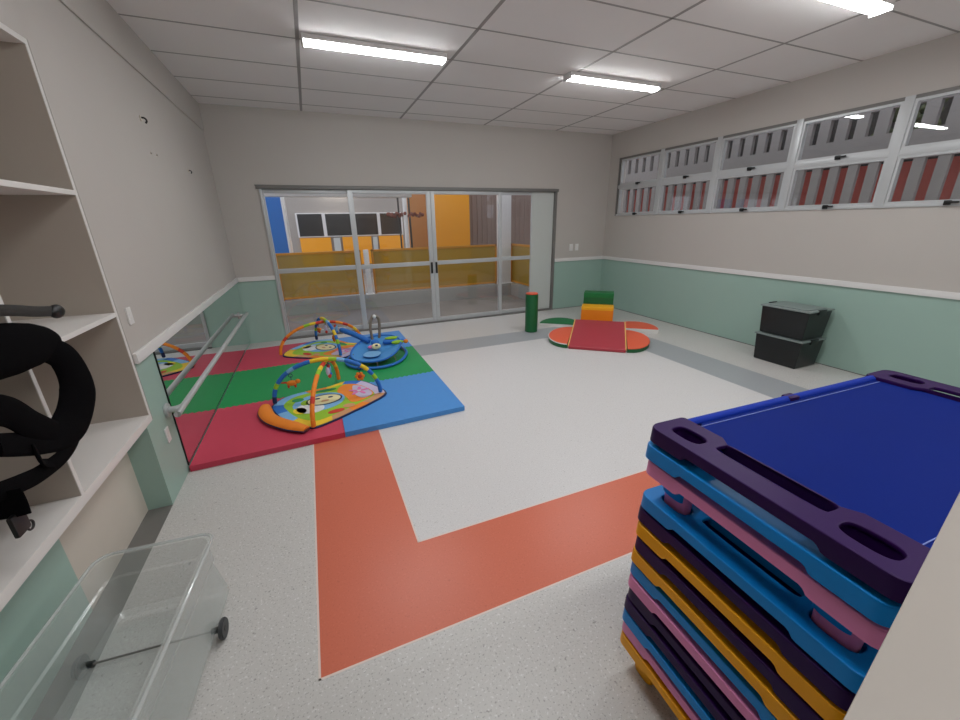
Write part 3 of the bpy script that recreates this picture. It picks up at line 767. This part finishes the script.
# ------------------------------------------------------------------ clear rolling tub
tb = tag(empty('storage_tub', (.192, 1.41, .001), R(-5)), 'large clear plastic storage tub on wheels at the lower left', 'storage tub')
def shell(outer_top, outer_bot, z0, z1, t, m):
    bm = bmesh.new(); rings = []
    def rr(hx, hy, rc, z): 
        pts = []
        for cx, cy, a0 in ((hx-rc, hy-rc, 0), (-hx+rc, hy-rc, 90), (-hx+rc, -hy+rc, 180), (hx-rc, -hy+rc, 270)):
            pts += [(cx+rc*cos(R(a0+k*15)), cy+rc*sin(R(a0+k*15)), z) for k in range(7)]
        return [bm.verts.new(p) for p in pts]
    (tx, ty), (bx, by) = outer_top, outer_bot
    rings = [rr(tx+.018, ty+.018, .05, z1-.004), rr(tx+.018, ty+.018, .05, z1), rr(tx, ty, .045, z1), rr((tx*.7+bx*.3), (ty*.7+by*.3), .045, z1-(z1-z0)*.32), rr((tx*.7+bx*.3)-.008, (ty*.7+by*.3)-.008, .04, z1-(z1-z0)*.34), rr(bx+.005, by+.005, .04, z0+.02), rr(bx-.01, by-.01, .035, z0)]
    for i in range(len(rings)-1):
        A, Bb = rings[i], rings[i+1]; n = len(A)
        for k in range(n): bm.faces.new((A[k], A[(k+1) % n], Bb[(k+1) % n], Bb[k]))
    bm.faces.new(rings[-1][::-1])
    b = B(); b.merge(bm, m, None, True); return b
shell((.187, .37), (.205, .37), .03, .33, .003, M['tub']).build('tub_body', tb)
b = B(); n = 40
rim = []
for cx, cy, a0 in ((.148, .333, 0), (-.148, .333, 90), (-.148, -.333, 180), (.148, -.333, 270)):
    rim += [(cx+.055*cos(R(a0+k*15)), cy+.055*sin(R(a0+k*15)), .33) for k in range(7)]
b.tube(rim, .006, M['tub_rim'], 8, closed=True); b.build('tub_rim', tb)
for y in (.16, -.33):
    for s in (-1, 1):
        b = B(); b.cyl((s*.222, y, .041), (s*.238, y, .041), .040, M['wheel'], 24, bev=.004); b.cyl((s*.19, y, .041), (s*.2395, y, .041), .012, M['box'], 14); b.build('wheel', tb)
    b = B(); b.cyl((-.20, y, .041), (.20, y, .041), .004, M['alu_dark'], 10); b.build('axle', tb)

# ------------------------------------------------------------------ outside the door
b = B(); b.box(-1.5, 8.6, D+T, 14, -.12, -.01, M['concrete']); struct(b, 'patio_floor', 'bare concrete patio outside the sliding door')
b = B(); b.box(-1.0, 4.98, 8.0, 8.15, -.01, .25, M['curb']); b.box(4.98, 5.13, 6.9, 8.15, -.01, .25, M['curb']); struct(b, 'patio_curb', 'low white kerb around the patio')
b = B(); b.box(DX0-.9, 2.62, 6.95, 7.15, 1.955, 2.06, M['trim'])
b.box(DX0-.9, DX0-.75, 6.95, 7.15, -.01, 1.955, M['trim']); b.box(2.47, 2.62, 7.0, 7.1, 2.06, 2.4, M['trim']); struct(b, 'patio_beam', 'white beam over the patio')
def fence(x0, x1, y0, y1, label):
    f = tag(empty('mesh_fence', ((x0+x1)/2, (y0+y1)/2, .25)), label, 'fence', 'yellow mesh fence panels round the patio')
    d = Vector((x1-x0, y1-y0)); L = d.length; a = math.atan2(d.y, d.x); f.rotation_euler.z = a
    b = B(); b.box(-L/2+.03, L/2-.03, -.008, .008, .05, .80, M['yfence']); b.build('mesh_panel', f)
    b = B(); b.box(-L/2, L/2, -.02, .02, .80, .84, M['yrail'], .003); b.box(-L/2, L/2, -.02, .02, .02, .055, M['yrail'], .003)
    b.build('rail', f)
    for s in (-1, 1):
        b = B(); b.box(s*(L/2-.02)-.02, s*(L/2-.02)+.02, -.02, .02, .0, .84, M['yrail'], .003); b.build('post', f)
fence(.36, 1.83, 8.07, 8.07, 'yellow mesh fence panel outside the door, leftmost')
fence(2.02, 4.66, 8.07, 8.07, 'yellow mesh fence panel outside the middle of the door')
fence(5.055, 5.055, 6.95, 8.12, 'yellow mesh fence panel turning toward the room at the right of the patio')
for x, l in ((1.925, 'white post between the left and middle yellow fence panels'), (4.84, 'wide white post at the right corner of the yellow fence')):
    b = B(); h = .84 if x < 3 else 2.95; hw = .045 if x < 3 else .15
    b.box(-hw, hw, -.045, .045, 0, h, M['trim'], .004); b.box(-hw-.03, hw+.03, -.07, .07, 0, .012, M['trim'])
    tag(b.build('patio_post', loc=(x, 8.07,   .25)), l, 'post')
bd = tag(empty('nursery_building', (2.4, 14, -.01)), 'pale building with dark windows and orange panels across the patio', 'building')
def bb(name, *a, m, bev=0, parent=bd):
    b = B(); b.box(*a, m, bev); o = b.build(name); o.parent = parent; o.matrix_parent_inverse = Matrix.Translation(Vector(parent.location)).inverted() if parent.type == 'EMPTY' else Matrix.Identity(4); return o
bb('outer_wall', -2, 5.0, 14, 14.2, -.01, 3.6, m=M['facade'])
wx = [(.72, 1.42), (1.52, 2.26), (2.38, 3.10), (3.2, 3.88)]
for i, (a, c) in enumerate(wx):
    f = bb('window_frame', a-.05, c+.05, 13.95, 14.0, 1.19, 1.90, m=M['trim']); 
    b = B(); b.box(a, c, 13.94, 13.951, 1.22, 1.87, M['dark_glass']); o = b.build('pane'); o.parent = bd; o.matrix_parent_inverse = Matrix.Translation(Vector(bd.location)).inverted()
for a, c in ((.70, 1.60), (1.95, 2.85), (3.1, 3.9)): bb('orange_panel', a, c, 13.93, 14.0, .3, 1.17, m=M['orange_wall'])
for a, c in ((1.68, 1.88), (2.9, 3.05)): bb('grey_panel', a, c, 13.93, 14.0, .75, 1.15, m=M['frost'])
b = B(); b.box(-.3, .3, -.05, .05, -.03, .03, M['led2'], .01); b.box(-.32, .32, -.055, .055, .03, .06, M['lamp_body'])
tag(b.build('outdoor_lamp', loc=(1.9, 13.94, 2.75)), 'lamp glowing on the wall of the building across the patio', 'lamp')
b = B(); b.box(-.6, .60, 8.35, 9.2, -.01, 3.2, M['blue_wall']); b.box(.60, .635, 8.33, 9.2, -.01, 3.2, M['trim']); tag(b.build('blue_wall'), 'bright blue wall end behind the left of the patio fence', 'wall')
b = B(); b.box(3.66, 4.50, 9.2, 9.6, -.01, 3.2, M['orange_wall']); tag(b.build('orange_wall'), 'tall bright orange wall behind the patio fence', 'wall')
b = B(); b.box(3.12, 3.66, 9.45, 9.6, -.01, 3.2, M['brown_panel']); tag(b.build('caramel_wall'), 'caramel brown wall panel left of the tall orange wall', 'wall')
b = B(); b.box(4.5, 8.4, 9.5, 9.7, -.01, 3.2, M['brown_wall'])
for k in range(30): b.box(4.55+k*.13, 4.59+k*.13, 9.485, 9.5, -.01, 3.2, M['brown_wall'])
tag(b.build('corrugated_wall'), 'grey brown ribbed wall right of the tall orange wall', 'wall')
pl = tag(empty('patio_pole', (2.86, 8.6, -.01)), 'pale metal pole with dark clamps beyond the patio fence', 'pole')
b = B(); b.cyl((0, 0, 0), (0, 0, 2.6), .045, M['trim'], 16); b.cyl((.12, .1, 0), (.10, .1, 2.6), .022, M['darkwall'], 12); b.cyl((-.10, .1, 0), (-.12, .1, 2.6), .018, M['darkwall'], 12); b.build('pole_shaft', pl)
b = B(); rr = random.Random(5)
for k in range(26): b.ball((-.35+k*.028, rr.uniform(-.05, .05), 1.72+rr.uniform(-.035, .035)), rr.uniform(.022, .042), M['rust'], n=8)
b.tube([(-.36, 0, 1.72), (.38, 0, 1.72)], .01, M['rust'], 6); b.build('dried_garland', pl)['label'] = 'knotty reddish brown garland'

# ------------------------------------------------------------------ outside the high window
sc = tag(empty('slatted_screen', (7.0, 4.0, -.1)), 'grey slatted concrete screen outside the high window', 'screen')
b = B(); y = -.965
Ti = Matrix.Translation((-7.0, -4.0, .1))
b.box(7.0, 7.06, -1.2, 8.2, 2.63, 3.3, M['slat'], T=Ti); b.box(7.0, 7.06, -1.2, 8.2, 2.105, 2.385, M['slat'], T=Ti)
while y < 8:
    b.box(7.005, 7.055, y+.065, y+.160, -.1, 2.11, M['slat'], T=Ti); b.box(7.001, 7.058, y+.078, y+.19, 2.38, 2.64, M['slat'], T=Ti)
    y += .19
b.build('slats', sc)
b = B(); b.box(7.5, 7.6, -1.5, 9, .8, 2.12, M['red_wall']); tag(b.build('red_wall'), 'dull red wall seen through the lower slats outside the high window', 'wall')
b = B(); b.box(8.0, 8.1, -1.5, 9, 2.12, 3.6, M['darkwall']); b.box(7.5, 8.1, -1.5, 9, 2.12, 2.13, M['darkwall']); tag(b.build('dark_wall'), 'dark wall seen through the upper slots outside the high window', 'wall')
b = B(); hr_ = random.Random(9)
for k in range(60): b.ball((7.6+hr_.uniform(-.1, .15), 3.05+hr_.uniform(-.22, .22), 2.5+hr_.uniform(-.25, .25)), (.05, .07, .05), M['leaf'], n=8)
tag(b.build('shrub'), 'olive green foliage showing through the slots of the screen', 'shrub')

# ------------------------------------------------------------------ light, camera, view
wd = bpy.data.worlds.new('World'); bpy.context.scene.world = wd; wd.use_nodes = True
bg = wd.node_tree.nodes['Background']; bg.inputs[0].default_value = (.85, .9, 1, 1); bg.inputs[1].default_value = 1.35
cam = bpy.data.cameras.new('Camera'); co = bpy.data.objects.new('Camera', cam); COL.objects.link(co)
cam.sensor_width = 36; cam.lens = 391.998/960*36; cam.clip_start = .02
co.location = (.9748, .1137, 1.5513); co.rotation_euler = (R(70.578), R(1.038), R(-22.615)); co.rotation_mode = 'XYZ'
bpy.context.scene.camera = co
vs = bpy.context.scene.view_settings
vs.view_transform = 'Standard'; vs.look = 'None'; vs.gamma = 1; vs.use_curve_mapping = False; vs.exposure = 0
